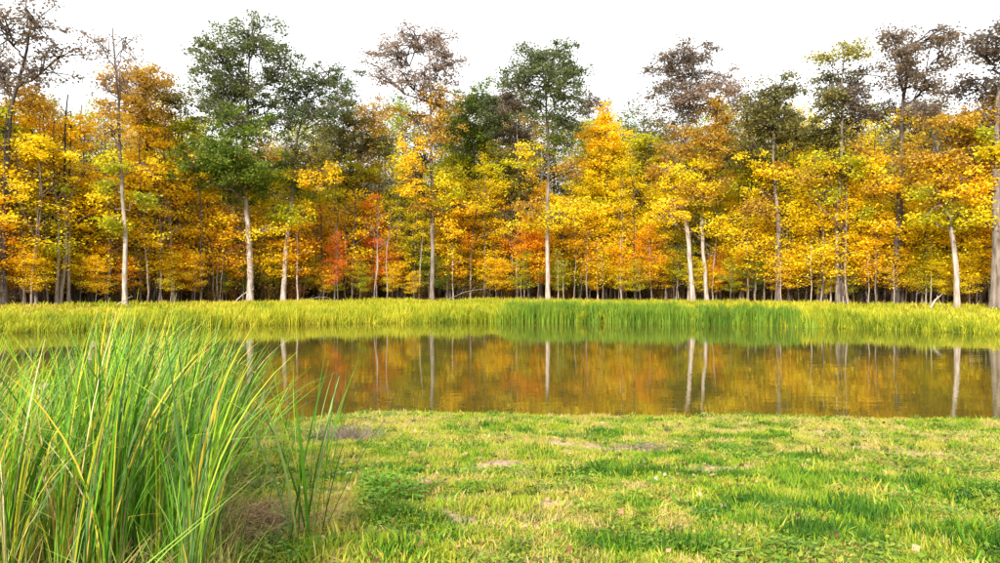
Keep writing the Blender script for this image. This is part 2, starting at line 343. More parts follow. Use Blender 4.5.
H = [
 ('oak_tree', 'tall thin-leaved grey-brown oak with dark trunk beside a browning golden maple', [(4, 306), (5, 200), (8, 110), (20, 60), (30, 15)],
  [(10, 30, 26, 22, 'umber', .35), (40, 22, 24, 17, 'umber', .4), (58, 52, 18, 18, 'umber', .35), (28, 66, 22, 14, 'umber', .3), (-18, 60, 30, 26, 'umber', .4), (-30, 110, 30, 25, 'lime', .6)], dict(off=18, r0=.42, bark=BARK_DARK, twig=1.5)),
 ('ash_tree', 'half-bare tree with straight pale trunk and thin pinkish twigs rising above an orange crown', [(125, 308), (125, 220), (123, 140), (116, 80), (110, 25)],
  [(104, 45, 15, 20, 'mauve', .14), (120, 40, 15, 22, 'mauve', .12), (98, 75, 14, 14, 'mauve', .14), (126, 80, 14, 14, 'mauve', .16), (118, 125, 20, 14, 'rust', .4), (128, 160, 22, 14, 'gold', .5)], dict(off=13.5, r0=.27, twig=1.3)),
 ('maple_tree', 'tall maple with rounded rusty orange-brown top behind the half-bare pale tree', [(146, 304), (147, 180), (142, 110), (140, 70)],
  [(140, 76, 24, 18, 'rust', 1.1), (150, 104, 22, 20, 'rust', 1.0), (124, 102, 18, 16, 'rust', .8), (146, 136, 26, 20, 'gold', .9), (130, 170, 24, 18, 'gold', .9)], dict(off=22, r0=.26, bark=BARK_DARK)),
 ('oak_tree', 'large green oak with the broadest rounded crown and a pale straight trunk', [(250, 303), (249, 230), (246, 170), (248, 110), (252, 50)],
  [(222, 58, 26, 20, 'oak', .8), (256, 42, 28, 17, 'oak', .8), (282, 58, 22, 18, 'oak', .7), (208, 84, 22, 17, 'oak', .75), (244, 82, 30, 18, 'oak', .75), (272, 92, 22, 15, 'oak', .6), (228, 112, 24, 15, 'oak', .7), (255, 128, 24, 15, 'green', .8),
   (232, 152, 26, 17, 'green', 1.1), (258, 168, 24, 15, 'green', 1.0), (214, 168, 22, 14, 'green', .9), (240, 186, 24, 10, 'green', .8)], dict(off=16, r0=.40, twig=1.4)),
 ('oak_tree', 'green oak with leaning pale trunk whose crown spreads towards a brown-topped neighbour', [(283, 303), (285, 250), (292, 190), (295, 140), (306, 90), (318, 70)],
  [(326, 70, 22, 14, 'oak', .7), (344, 92, 13, 11, 'oak', .6), (305, 96, 20, 13, 'oak', .7), (322, 110, 20, 12, 'oak', .55), (308, 72, 12, 10, 'oak', .5), (290, 120, 16, 12, 'oak', .6), (312, 146, 18, 12, 'olive', .7), (278, 160, 18, 12, 'green', .8), (296, 178, 14, 10, 'green', .6)], dict(off=16, r0=.33, twig=1.4)),
 ('oak_tree', 'spreading olive and brown oak lower than the leaning green oak beside it', [(346, 303), (345, 220), (350, 160), (356, 120)],
  [(350, 120, 24, 14, 'olive', .8), (374, 112, 18, 14, 'rust', .6), (336, 140, 22, 14, 'olive', .8), (366, 140, 22, 13, 'olive', .7), (352, 166, 24, 13, 'lime', .7)], dict(off=24, r0=.24, bark=BARK_DARK)),
 ('oak_tree', 'tall pinkish-brown oak with forked dark limbs spreading in a wide fan', [(432, 303), (432, 230), (431, 150), (430, 95), (428, 35)],
  [(392, 44, 20, 17, 'mauve', .5), (376, 64, 14, 11, 'mauve', .4), (412, 30, 16, 14, 'mauve', .45), (436, 32, 18, 14, 'mauve', .5), (444, 58, 15, 18, 'mauve', .55), (404, 78, 18, 13, 'mauve', .35), (424, 70, 15, 15, 'mauve', .35), (442, 92, 16, 14, 'rust', .45), (412, 112, 18, 14, 'rust', .4), (436, 130, 20, 14, 'rust', .5), (418, 150, 18, 14, 'gold', .5)], dict(off=15.5, r0=.34, bark=BARK_MID, twig=1.8)),
 ('oak_tree', 'dark green bushy oak standing between the fan-limbed oak and the pale-trunked one', [(472, 303), (472, 200), (474, 130), (480, 100)],
  [(482, 98, 22, 15, 'green', 1.0), (465, 118, 20, 16, 'green', 1.0), (496, 112, 20, 15, 'oak', .9), (478, 138, 24, 15, 'green', .9), (458, 160, 20, 15, 'lime', .9), (486, 168, 20, 15, 'lime', .7)], dict(off=23, r0=.26, bark=BARK_DARK)),
 ('oak_tree', 'slender oak clad in dense brown-green leaves down its straight trunk', [(517, 303), (517, 220), (515, 150), (512, 100)],
  [(510, 100, 17, 13, 'umber', .9), (520, 128, 18, 14, 'umber', .9), (508, 152, 16, 14, 'olive', .9), (518, 180, 15, 14, 'olive', .9), (514, 210, 14, 13, 'olive', .8), (518, 240, 11, 10, 'olive', .6)], dict(off=20, r0=.2, bark=BARK_PALE)),
 ('oak_tree', 'tall green oak with a compact round crown on a long straight whitish trunk', [(548, 303), (547, 220), (549, 160), (546, 110), (545, 60)],
  [(530, 62, 18, 12, 'oak', .8), (556, 54, 18, 13, 'oak', .85), (572, 72, 14, 13, 'oak', .8), (542, 80, 22, 13, 'oak', .85), (516, 78, 13, 10, 'oak', .7), (560, 94, 19, 12, 'oak', .8), (534, 100, 17, 11, 'oak', .6), (566, 116, 16, 12, 'oak', .8), (560, 136, 14, 9, 'green', .6)], dict(off=15, r0=.34, twig=1.4)),
 ('maple_tree', 'thin reddish-brown treetop just behind the compact green oak', [(592, 303), (592, 200), (590, 130), (590, 92)],
  [(590, 98, 15, 11, 'umber', .7), (600, 116, 15, 12, 'rust', .7), (584, 126, 15, 12, 'umber', .6)], dict(off=32, r0=.2, bark=BARK_DARK)),
 ('maple_tree', 'tall pointed golden maple rising between the compact green oak and the twin pale trunks', [(606, 303), (606, 200), (606, 130), (606, 104)],
  [(606, 112, 10, 12, 'gold', 1.1), (600, 134, 17, 14, 'gold', 1.1), (616, 148, 17, 14, 'yellow', 1.1), (598, 168, 20, 15, 'yellow', 1.1), (614, 192, 20, 15, 'yellow', 1.0)], dict(off=20, r0=.2, bark=BARK_DARK)),
 ('oak_tree', 'tall dusky brown oak on the stouter of two pale leaning trunks', [(693, 304), (689, 240), (684, 190), (687, 130), (694, 60)],
  [(668, 54, 19, 13, 'umber', .7), (696, 50, 20, 12, 'umber', .7), (664, 80, 14, 12, 'umber', .5), (684, 76, 20, 14, 'umber', .6), (680, 104, 20, 14, 'umber', .6), (700, 96, 20, 14, 'mauve', .6), (686, 134, 22, 15, 'rust', .7), (678, 164, 20, 14, 'rust', .8), (690, 192, 17, 12, 'rust', .7)], dict(off=16, r0=.34, twig=1.4)),
 ('oak_tree', 'rust-brown oak on the thinner of two pale leaning trunks', [(707, 304), (704, 250), (702, 200), (712, 140), (720, 80)],
  [(722, 70, 18, 12, 'mauve', .6), (734, 94, 14, 14, 'mauve', .6), (716, 100, 19, 14, 'rust', .6), (724, 124, 20, 14, 'rust', .7), (708, 140, 20, 14, 'rust', .7), (726, 156, 20, 12, 'rust', .6), (708, 178, 17, 12, 'rust', .7)], dict(off=16.5, r0=.28, twig=1.4)),
 ('oak_tree', 'olive-green oak with dark forked trunk and rounded head above yellow maples', [(778, 303), (778, 230), (776, 190), (772, 140), (774, 95)],
  [(772, 92, 22, 13, 'olive', .8), (792, 104, 19, 13, 'olive', .7), (754, 108, 17, 13, 'olive', .7), (774, 122, 25, 15, 'olive', .8), (752, 142, 20, 14, 'olive', .8), (800, 134, 20, 14, 'olive', .7), (780, 158, 25, 14, 'lime', .8), (758, 176, 18, 10, 'lime', .6)], dict(off=17, r0=.33, bark=BARK_MID, twig=1.4)),
 ('oak_tree', 'tall oak with pale yellow-green tips over a brown-olive crown', [(838, 305), (838, 230), (840, 160), (842, 100), (848, 50)],
  [(824, 52, 14, 9, 'pale', .55), (854, 46, 16, 12, 'pale', .6), (838, 70, 20, 12, 'olive', .6), (864, 74, 15, 13, 'umber', .6), (846, 94, 24, 14, 'umber', .8), (824, 102, 18, 13, 'olive', .7), (866, 108, 19, 13, 'umber', .7), (840, 128, 25, 15, 'olive', .8), (860, 150, 20, 14, 'rust', .7), (830, 160, 20, 14, 'lime', .7)], dict(off=16, r0=.29, bark=BARK_MID, twig=1.4)),
 ('oak_tree', 'tallest dusky oak with a thick straight blackish trunk', [(895, 305), (897, 230), (900, 160), (904, 100), (908, 40)],
  [(900, 30, 17, 11, 'umber', .75), (926, 34, 17, 11, 'umber', .7), (890, 56, 14, 12, 'umber', .7), (914, 56, 20, 12, 'umber', .75), (938, 54, 14, 12, 'umber', .6), (900, 80, 17, 11, 'umber', .55), (924, 82, 18, 12, 'umber', .55), (912, 108, 18, 13, 'olive', .4)], dict(off=17, r0=.42, bark=BARK_DARK, twig=1.6)),
 ('oak_tree', 'orange-brown oak with curving trunk and pale foot beside the thick blackish trunk', [(957, 309), (956, 250), (949, 190), (936, 140), (928, 100)],
  [(930, 104, 19, 13, 'umber', .6), (948, 124, 24, 15, 'rust', .9), (968, 132, 20, 13, 'rust', .9), (934, 150, 22, 15, 'rust', .8), (964, 162, 24, 15, 'rust', .8), (946, 186, 20, 14, 'gold', .7)], dict(off=13, r0=.30, twig=1.3)),
 ('oak_tree', 'massive maroon-brown oak with a thick ridged trunk flaring at its foot', [(995, 312), (996, 240), (998, 160), (1000, 100), (1004, 40)],
  [(976, 46, 17, 12, 'umber', .8), (998, 30, 20, 13, 'umber', .8), (1024, 50, 25, 18, 'umber', .8), (984, 74, 19, 11, 'umber', .8), (1008, 82, 20, 14, 'umber', .8), (996, 104, 17, 10, 'umber', .5), (1030, 100, 28, 20, 'rust', .8)], dict(off=12, r0=.52, bark=BARK_MID, twig=1.6)),
 ('maple_tree', 'yellow-green maple pressed between the rusty-topped maple and the broad green oak', [(177, 304), (178, 220), (182, 150), (184, 100)],
  [(180, 98, 15, 13, 'olive', .7), (192, 116, 16, 13, 'lime', .8), (172, 128, 18, 13, 'lime', .8), (190, 148, 20, 14, 'lime', .8), (180, 176, 22, 14, 'gold', .8)], dict(off=20, r0=.25, bark=BARK_DARK)),
 ('maple_tree', 'broad golden maple with browning rounded top next to the outermost grey-brown oak', [(44, 305), (44, 220), (42, 150), (40, 100)],
  [(40, 100, 24, 14, 'rust', .9), (26, 120, 24, 14, 'gold', 1.0), (60, 124, 22, 14, 'gold', 1.0), (42, 150, 32, 16, 'yellow', 1.0), (30, 180, 28, 16, 'yellow', 1.0), (62, 184, 24, 15, 'gold', .9)], dict(off=20, r0=.26, bark=BARK_DARK)),
 ('maple_tree', 'olive-gold maple with a ragged flat top near the twin pale trunks', [(650, 304), (650, 220), (650, 160), (652, 130)],
  [(652, 134, 18, 12, 'olive', .7), (636, 146, 17, 13, 'lime', .8), (664, 152, 17, 13, 'rust', .7), (650, 172, 24, 14, 'yellow', .9)], dict(off=24, r0=.22, bark=BARK_DARK)),
]
for k, (nm, lb, tr, bl, kw) in enumerate(H): hero(nm, lb, tr, bl, seed=k, **kw)
NICK = ['the thin grey-brown oak', 'the half-bare pale tree', 'the rusty-topped maple', 'the broad green oak', 'the leaning green oak', 'the spreading olive oak', 'the fan-limbed oak', 'the dark bushy oak', 'the slender leaf-clad oak',
        'the compact round-crowned oak', 'the reddish-brown treetop', 'the pointed golden maple', 'the stouter twin pale trunk', 'the thinner twin pale trunk', 'the forked olive oak', 'the pale-tipped oak', 'the thick blackish trunk', 'the curving pale-footed trunk',
        'the massive maroon oak', 'the pressed yellow-green maple', 'the browning golden maple', 'the ragged olive-gold maple']
def near_tree(px, off):
    k = min(range(len(H)), key=lambda q: abs(H[q][2][0][0] - px)); return ('deep behind ' if off > 29 else 'close behind ' if off > 22 else 'beside ') + NICK[k]

# lower maples of the wood edge: a few grown once, each set out again as its own tree
def make_maple(h, wid, low, seed, nb, per, lsz):
    rg = np.random.default_rng(500 + seed); tb = MB(); cb = MB()
    n = 12; z = np.linspace(0, h * .97, n); P = np.stack([np.cumsum(rg.normal(size=n) * .0045 * h), np.cumsum(rg.normal(size=n) * .0045 * h), z], 1); P[0, :2] = 0
    R = .02 + (h * .0085) * (1 - z / h) ** .9; R[0] *= 1.3; tb.tube(P, R, 7)
    for k in range(nb):
        u = low + (1 - low) * ((k + rg.random()) / nb); zz = u * h; a = np.array([np.interp(zz, z, P[:, 0]), np.interp(zz, z, P[:, 1]), zz])
        prof = math.sin(math.pi * min(1, .18 + .82 * (u - low) / (1 - low))) ** .7 * .9 + .12
        ln = wid * prof * (.4 + .85 * rg.random()); az = k * 2.4 + rg.normal() * .5
        e = a + np.array([math.cos(az) * ln, math.sin(az) * ln, ln * (.15 + .35 * u) * (.4 + rg.random())])
        C = curve(a, (a + e) / 2 + np.array([0, 0, .14 * ln]), e, 6); tb.tube(C, np.linspace(.02 + .012 * ln, .01, 6), 4)
        ns = max(2, int(1.5 + ln * 1.6)); tn = np.clip(rg.normal(.5, .22), 0, 1)
        for s in range(ns):
            t_ = .3 + .75 * (s + rg.random()) / ns; cc = a + (e - a) * t_ + np.array([0, 0, .1]); cc = cc + rg.normal(size=3) * np.array([.38, .38, .14])
            m_ = rg.poisson(per) + 4; sg = .34 + .22 * rg.random()
            cb.leaves(cc + rg.normal(size=(m_, 3)) * np.array([sg, sg, .17]), lsz, np.clip(tn + rg.normal(size=m_) * .17, 0, 1), .9, rg)
    return tb.mesh('trunk', True), cb.mesh('crown')
MAPLE = [make_maple(14, 3.0, .16, 1, 32, 42, .195), make_maple(16, 3.2, .2, 2, 36, 42, .195), make_maple(12, 3.2, .14, 3, 29, 43, .195), make_maple(18, 2.9, .24, 4, 40, 42, .195),
         make_maple(10, 2.8, .2, 5, 25, 42, .19), make_maple(15, 2.7, .28, 6, 32, 41, .195), make_maple(8, 2.5, .22, 7, 21, 42, .185)]
MH = [14, 16, 12, 18, 10, 15, 8]
SAP = [make_maple(7, 1.3, .45, 21, 12, 14, .24), make_maple(9, 1.4, .5, 22, 13, 14, .24), make_maple(6, 1.2, .4, 23, 10, 14, .22)]
SH = [7, 9, 6]
WORD = dict(yellow='bright yellow', gold='golden', orange='orange', red='scarlet red', lime='yellow-green', rust='rusty brown', olive='olive', green='dark green', umber='dusky brown')
def maple(px, top, off, colour, bark=BARK_DARK, label=None, group=None, sap=None):
    D = tree_dist(px, off); x = (px - CX) * D / F; z = hz(x, D) - .08
    hgt = CAMZ + (HY - top) * D / F - z
    lib, hs = (SAP, SH) if sap else (MAPLE, MH)
    k = min(range(len(hs)), key=lambda q: abs(math.log(hs[q] / hgt)) + random.random() * .35)
    s = hgt / hs[k]
    name = 'sapling' if sap else 'maple_tree'
    o = empty(name, (x, D, z), random.random() * 6.28); o.scale = (s * random.uniform(.9, 1.15), s * random.uniform(.9, 1.15), s)
    if colour == 'red': o.scale = (s * .62, s * .62, s)
    obj('trunk', lib[k][0], bark, o); obj('crown', lib[k][1], L[colour], o, 'stuff')
    if sap: lb = 'slim sapling with sparse %s leaves %s' % (WORD[colour], near_tree(px, off)); tag(o, lb, 'sapling', lb[:60])
    else:
        lb = label or '%s %s maple %s' % ('dwarf' if hgt < 6.5 else 'low' if hgt < 9.5 else 'middling' if hgt < 14.5 else 'tall', WORD[colour], near_tree(px, off))
        tag(o, lb, 'tree', group or lb)
    return o
# front row, read off the photograph: px, py of the top, colour
FRONT = [(-30, 160, 'gold'), (-8, 200, 'orange'), (14, 165, 'yellow'), (30, 230, 'orange'), (48, 200, 'lime'), (62, 240, 'lime'), (76, 160, 'gold'), (92, 185, 'yellow'), (104, 210, 'orange'), (112, 180, 'gold'), (140, 190, 'yellow'), (152, 240, 'lime'),
         (160, 175, 'gold'), (172, 215, 'gold'), (192, 185, 'gold'), (208, 195, 'gold'), (222, 215, 'orange'), (236, 245, 'gold'), (262, 200, 'gold'), (272, 240, 'gold'), (300, 205, 'orange'), (318, 195, 'gold'), (332, 215, 'gold'),
         (352, 190, 'gold'), (388, 235, 'orange'), (374, 196, 'red'), (402, 180, 'yellow'), (416, 195, 'lime'), (448, 175, 'gold'), (460, 205, 'orange'), (484, 170, 'yellow'), (498, 215, 'orange'), (488, 252, 'red'), (470, 240, 'lime'),
         (540, 195, 'orange'), (528, 235, 'orange'), (562, 205, 'gold'), (574, 180, 'yellow'), (590, 225, 'gold'), (604, 200, 'yellow'), (622, 170, 'yellow'), (636, 215, 'yellow'), (652, 230, 'orange'), (666, 190, 'yellow'), (676, 235, 'lime'),
         (720, 170, 'yellow'), (734, 200, 'gold'), (716, 250, 'orange'), (748, 185, 'yellow'), (764, 215, 'gold'), (742, 250, 'orange'), (792, 165, 'yellow'), (806, 190, 'gold'), (820, 170, 'yellow'), (848, 190, 'gold'), (862, 160, 'gold'), (876, 185, 'yellow'), (870, 240, 'orange'),
         (884, 215, 'gold'), (912, 170, 'gold'), (922, 205, 'yellow'), (938, 195, 'gold'), (930, 250, 'lime'), (968, 200, 'yellow'), (980, 185, 'gold'), (990, 220, 'yellow'), (1012, 190, 'gold'), (1036, 170, 'orange'), (1060, 190, 'yellow')]
LOW0 = len(FRONT)
for q in range(64):
    px = -30 + (q + random.random()) / 64 * 1060; FRONT.append((px, random.uniform(246, 268), random.choice(['yellow', 'gold', 'lime', 'gold', 'orange' if px < 600 else 'yellow', 'green', 'lime'])))
FRONT += [(303, 246, 'red'), (338, 238, 'red'), (398, 250, 'red'), (538, 228, 'red'), (176, 250, 'orange'), (446, 250, 'orange')]
UNIQ = {25: 'single scarlet red maple among orange ones beside the spreading olive oak', 32: 'small scarlet red maple low down near the slender brown-green oak'}
for k, (px, top, c) in enumerate(FRONT):
    maple(px, top + random.uniform(-6, 6), (17.5 if k < LOW0 else 16.5) + random.uniform(0, 4), c, random.choice([BARK_DARK, BARK_MID, BARK_MID]), UNIQ.get(k), 'scarlet maples of the wood edge' if k in UNIQ else None)
# rows behind fill the wood
CB = ['olive', 'lime', 'yellow', 'lime', 'yellow', 'green', 'gold', 'lime']
CB2 = ['olive', 'green', 'lime', 'umber', 'olive', 'yellow', 'rust']  # darker leaves in the deep rows stand in for shade between crowns
def back(off, n, lo, hi, jit):
    for k in range(n):
        px = -70 + (k + random.random()) / n * 1140
        maple(px, random.uniform(lo, hi), off + random.uniform(0, jit), random.choice(CB if off < 29 else CB2), random.choice([BARK_DARK, BARK_DARK, BARK_MID]),
              None, None)
back(23, 38, 118, 200, 5); back(30, 44, 96, 150, 7); back(40, 40, 92, 140, 10)
# saplings with pale stems in front
for k in range(46):
    px = random.choice([random.uniform(20, 420), random.uniform(440, 660), random.uniform(600, 990), random.uniform(740, 990)])
    maple(px, random.uniform(225, 262), 15.5 + random.uniform(0, 5), random.choice(['yellow', 'gold', 'lime', 'yellow', 'orange']), random.choice([BARK_PALE, BARK_MID, BARK_PALE]), sap=True)
# bare poles and dark trunks inside the wood
def make_pole(h, r, seed):
    rg = np.random.default_rng(900 + seed); mb = MB(); n = 12; z = np.linspace(0, h, n)
    P = np.stack([np.cumsum(rg.normal(size=n) * .07), np.cumsum(rg.normal(size=n) * .07), z], 1); P[0, :2] = 0; mb.tube(P, r * (1 - .75 * z / h) + r * .18 * np.exp(-z / .4), 8)
    bb = MB()
    for k in range(9):
        u = .35 + .63 * rg.random(); a = np.array([np.interp(u * h, z, P[:, q]) for q in range(3)]); az = rg.random() * 6.28; ln = (1 - u) * h * .3 + .6
        e = a + np.array([math.cos(az) * ln, math.sin(az) * ln, ln * .9]); bb.tube(curve(a, (a + e) / 2 + np.array([0, 0, -.1 * ln]), e, 5), np.linspace(r * .3 * (1.1 - u) + .015, .01, 5), 4)
    return mb.mesh('trunk', True), bb.mesh('branches', True)
POLE = [make_pole(15, .085, 1), make_pole(18, .12, 2), make_pole(20, .17, 3), make_pole(11, .055, 4)]
for k in range(190):
    px = random.uniform(-40, 1040); off = random.choice([16, 16, 17.5, 18, 20, 23, 27, 33]) + random.uniform(0, 3); D = tree_dist(px, off); x = (px - CX) * D / F
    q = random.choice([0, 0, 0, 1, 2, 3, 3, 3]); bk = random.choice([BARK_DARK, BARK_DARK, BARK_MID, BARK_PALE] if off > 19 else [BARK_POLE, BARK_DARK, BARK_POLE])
    o = empty('bare_tree', (x, D, hz(x, D) - .1), random.random() * 6.28); s = random.uniform(.8, 1.15); o.scale = (s, s, s * (.75 if q > 0 else .9))
    o.rotation_euler[0] = random.gauss(0, .03); o.rotation_euler[1] = random.gauss(0, .03)
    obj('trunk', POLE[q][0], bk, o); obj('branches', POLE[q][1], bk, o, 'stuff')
    wd = {0: 'slim', 1: 'medium-thick', 2: 'thick', 3: 'spindly'}[q]; cw = {BARK_DARK: 'blackish', BARK_MID: 'grey-brown', BARK_PALE: 'pale', BARK_POLE: 'pale-footed'}[bk]
    lb = '%s leafless %s trunk %s' % (wd, cw, near_tree(px, off)); tag(o, lb, 'tree', lb)
# the wood beyond, one mass
nw = 480; wo = rng.uniform(52, 125, nw); wxs = rng.uniform(-125, 125, nw); wyy = y_far(wxs * .35) + wo
wm = []
for q, c in ((0, 'olive'), (1, 'umber'), (2, 'lime'), (6, 'olive')):
    me = MAPLE[q][1].copy(); me.materials.clear(); me.materials.append(L[c]); wm.append(me)
wc = proto_objs(wm, 'wood_crown')
ff = scatter('far_wood', np.stack([wxs, wyy, height(wxs, wyy) - 2.4 - rng.random(nw) * 1.5], 1), np.stack([wxs * 0, wxs * 0, rng.random(nw) * 6.28], 1), (rng.uniform(1.1, 1.7, nw)[:, None] * np.ones(3)), rng.integers(0, 4, nw), wc, rng.random(nw))
tag(ff, 'deeper olive-brown wood closing the view behind the trunks', 'wood')
# low scrub in the shade under the maples
def make_scrub(seed):
    rg = np.random.default_rng(seed); mb = MB()
    for k in range(26):
        a = rg.normal(size=3) * np.array([.35, .35, 0]); e = a + np.array([rg.normal() * .4, rg.normal() * .4, .6 + rg.random() * 1.1]); mb.tube(curve(a, (a + e) / 2 + rg.normal(size=3) * .08, e, 4), [.014, .011, .008, .005], 3)
        n = 12; mb.leaves(e + rg.normal(size=(n, 3)) * .28, .14, rg.random(n), .4, rg)
    return mb.mesh('scrub')
SCM = leaf_mat('scrub_leaf', [(.05, .045, .02), (.13, .10, .03), (.22, .15, .03), (.30, .13, .03)], inst='hue')
scr = []
for k in range(4):
    me = make_scrub(k); me.materials.append(SCM); scr.append(me)
ns = 900; sx = rng.uniform(-75, 75, ns); so = 17 + rng.random(ns) ** 1.1 * 48; sy = y_far(sx) + so
o = scatter('undergrowth', np.stack([sx, sy, height(sx, sy) - .05], 1), np.stack([sx * 0, sx * 0, rng.random(ns) * 6.28], 1), rng.uniform(.5, 1.3, ns)[:, None] * np.ones(3), rng.integers(0, 4, ns), proto_objs(scr, 'scrub'), rng.random(ns))
tag(o, 'low brown undergrowth in the shade between the trunks', 'undergrowth')

# fallen wood at the foot of the trees
def fallen(px, off, ln, tilt, rz, r, label, bark=BARK_PALE):
    D = tree_dist(px, off); x = (px - CX) * D / F; rg = np.random.default_rng(int(px))
    o = empty('fallen_branch', (x, D, hz(x, D) + r * .5), rz); tag(o, label, 'branch')
    e = np.array([ln * math.cos(tilt), 0, ln * math.sin(tilt)]); C = curve((0, 0, -.05), e * .5 + np.array([0, .1, .12 * ln]), e, 9); C[1:] += rg.normal(size=(8, 3)) * .03
    mb = MB(); mb.tube(C, np.linspace(r, r * .3, 9), 7); obj('stem', mb.mesh('stem', True), bark, o)
    for k in range(3):
        a = C[3 + k * 2]; q = a + np.array([.3, rg.normal() * .3, .3 + .3 * rg.random()]) * ln * .3
        mb = MB(); mb.tube(curve(a, (a + q) / 2, q, 4), np.linspace(r * .4, r * .12, 4), 5); obj('twig', mb.mesh('twig', True), bark, o)
fallen(232, 13.5, 2.2, .62, .1, .06, 'pale dead branch propped up at the grass edge near the broad green oak')
fallen(116, 12.5, 1.6, .5, -.2, .05, 'short pale branch leaning beside the half-bare straight pale trunk')
fallen(446, 16, 4.2, .28, .1, .06, 'long arching grey branch lying near the fan-limbed oak', BARK_MID)
fallen(930, 12, 1.4, .75, .3, .10, 'stubby bleached broken limb on the grass near the curving trunk')
fallen(300, 15, 2.6, .12, .2, .06, 'low grey branch lying beside the leaning oak trunk', BARK_MID)

# ------------------------------------------------------------------ blades
def blade_strip(ln, wd, bend, az, base, segs=3, rg=rng, tip=.06, fold=None, twist=0.):
    """flat tapering blade as quads; bend sideways along az"""
    t_ = np.linspace(0, 1, segs + 1); off = bend * t_ ** 2.2; zz = ln * t_ * (1 - .25 * (bend / max(ln, .01)) ** 2 * t_)
    if fold:
        k = t_ > fold[0]; zz = np.where(k, np.interp(fold[0], t_, zz) - (t_ - fold[0]) * ln * fold[1], zz); off = off + np.where(k, (t_ - fold[0]) * ln * .7, 0)
    c = np.stack([base[0] + math.cos(az) * off, base[1] + math.sin(az) * off, base[2] + zz], 1)
    ww = wd * np.clip(1.15 - t_ ** 2.2, tip, 1); ta = az + math.pi / 2 + twist * t_ + rg.normal() * .3
    s_ = np.stack([np.cos(ta) * ww / 2, np.sin(ta) * ww / 2, 0 * t_], 1)
    v = np.concatenate([c - s_, c + s_]); n = segs + 1
    f = np.array([[k, k + 1, n + k + 1, n + k] for k in range(segs)])
    return v, f
def make_tuft(seed, n, h, wd, rad, bend, segs=2):
    rg = np.random.default_rng(3000 + seed); mb = MB()
    for k in range(n):
        l_ = h * (.45 + .75 * rg.random()); r = rad * math.sqrt(rg.random()); th = rg.random() * 6.28
        v, f = blade_strip(l_, wd * (.6 + .8 * rg.random()), bend * l_ * abs(rg.normal()), rg.random() * 6.28, (r * math.cos(th), r * math.sin(th), -.01), segs, rg)
        mb.add(v, f, np.full(len(f), rg.random()))
    return mb.mesh('tuft')
def with_mat(meshes, m):
    for me in meshes: me.materials.append(m)
    return meshes
def eul(n, tilt=.12): return np.stack([rng.normal(size=n) * tilt, rng.normal(size=n) * tilt, rng.random(n) * 6.28], 1)

# far bank: yellow-green marsh grass, and darker cattail beds in it
MARSH = leaf_mat('marsh_grass', [(.10, .17, .012), (.28, .33, .018), (.50, .50, .026), (.60, .52, .05), (.56, .44, .14)], inst='hue', trans=.3)
mt = proto_objs(with_mat([make_tuft(k, 18, 1.0, .036, .30, .30, 3) for k in range(5)], MARSH), 'marsh_tuft')
n = 15000; x = rng.uniform(-66, 66, n); o_ = -.35 + rng.random(n) ** 1.5 * 15.5; y = y_far(x) + o_; keep = (y < 78) & (y > 14)
x, y, o_ = x[keep], y[keep], o_[keep]; n = len(x)
hgt = np.where(o_ < 3, 1.2, np.interp(o_, [3, 6, 16], [1.05, .65, .45])) * (.7 + .5 * fbm(x, y, .35, 11)) * rng.uniform(.75, 1.2, n)
hgt *= np.where(np.abs(x) > 24, .85, 1) * (.24 + .86 * fbm(x, y, 1.3, 14))
hue = np.clip(.36 + .55 * (fbm(x, y, .22, 12) - .4) + .4 * (fbm(x, y, 1.1, 15) - .5) + rng.normal(size=n) * .1 + np.where(o_ > 5, .12, 0), .02, .98)
wd_ = rng.uniform(.7, 1.3, n)
o = scatter('marsh_grass', np.stack([x, y, np.maximum(height(x, y), -.25)], 1), eul(n, .15), np.stack([wd_, wd_, hgt], 1), rng.integers(0, 5, n), mt, hue)
tag(o, 'yellow-green marsh grass fringing the far bank of the pond', 'grass')
REED = leaf_mat('far_cattail', [(.07, .14, .014), (.15, .26, .02), (.27, .37, .028), (.42, .46, .035)], inst='hue', trans=.3)
rt = proto_objs(with_mat([make_tuft(20 + k, 18, 1.0, .05, .3, .16, 3) for k in range(4)], REED), 'reed_tuft')
def reed_bed(p0, p1, n, lo, hi, h, label, hues):
    px = rng.uniform(p0, p1, n); o_ = rng.uniform(lo, hi, n); D = 60.; x = (px - CX) / F * 61; y = y_far(x) + o_
    edge = np.minimum(1, np.minimum(px - p0, p1 - px) / 30 + .4); s = h * edge * rng.uniform(.75, 1.1, n) * (.8 + .4 * fbm(x, y, .6, 20))
    o = scatter('cattail_bed', np.stack([x, y, np.maximum(height(x, y), -.3)], 1), eul(n, .06), np.stack([s * 0 + 1, s * 0 + 1, s], 1), rng.integers(0, 4, n), rt, np.clip(hues + .5 * (1 - edge) + .5 * (fbm(x, y, .5, 22) - .5) + rng.normal(size=n) * .1, 0, 1))
    tag(o, label, 'reeds')
reed_bed(494, 692, 950, -.7, 2.6, 1.2, 'long dark green bed of cattails on the far bank below the compact green oak', .36)
reed_bed(678, 776, 380, -.6, 2.2, 1.22, 'short dark green bed of cattails on the far bank below the olive-green forked oak', .22)

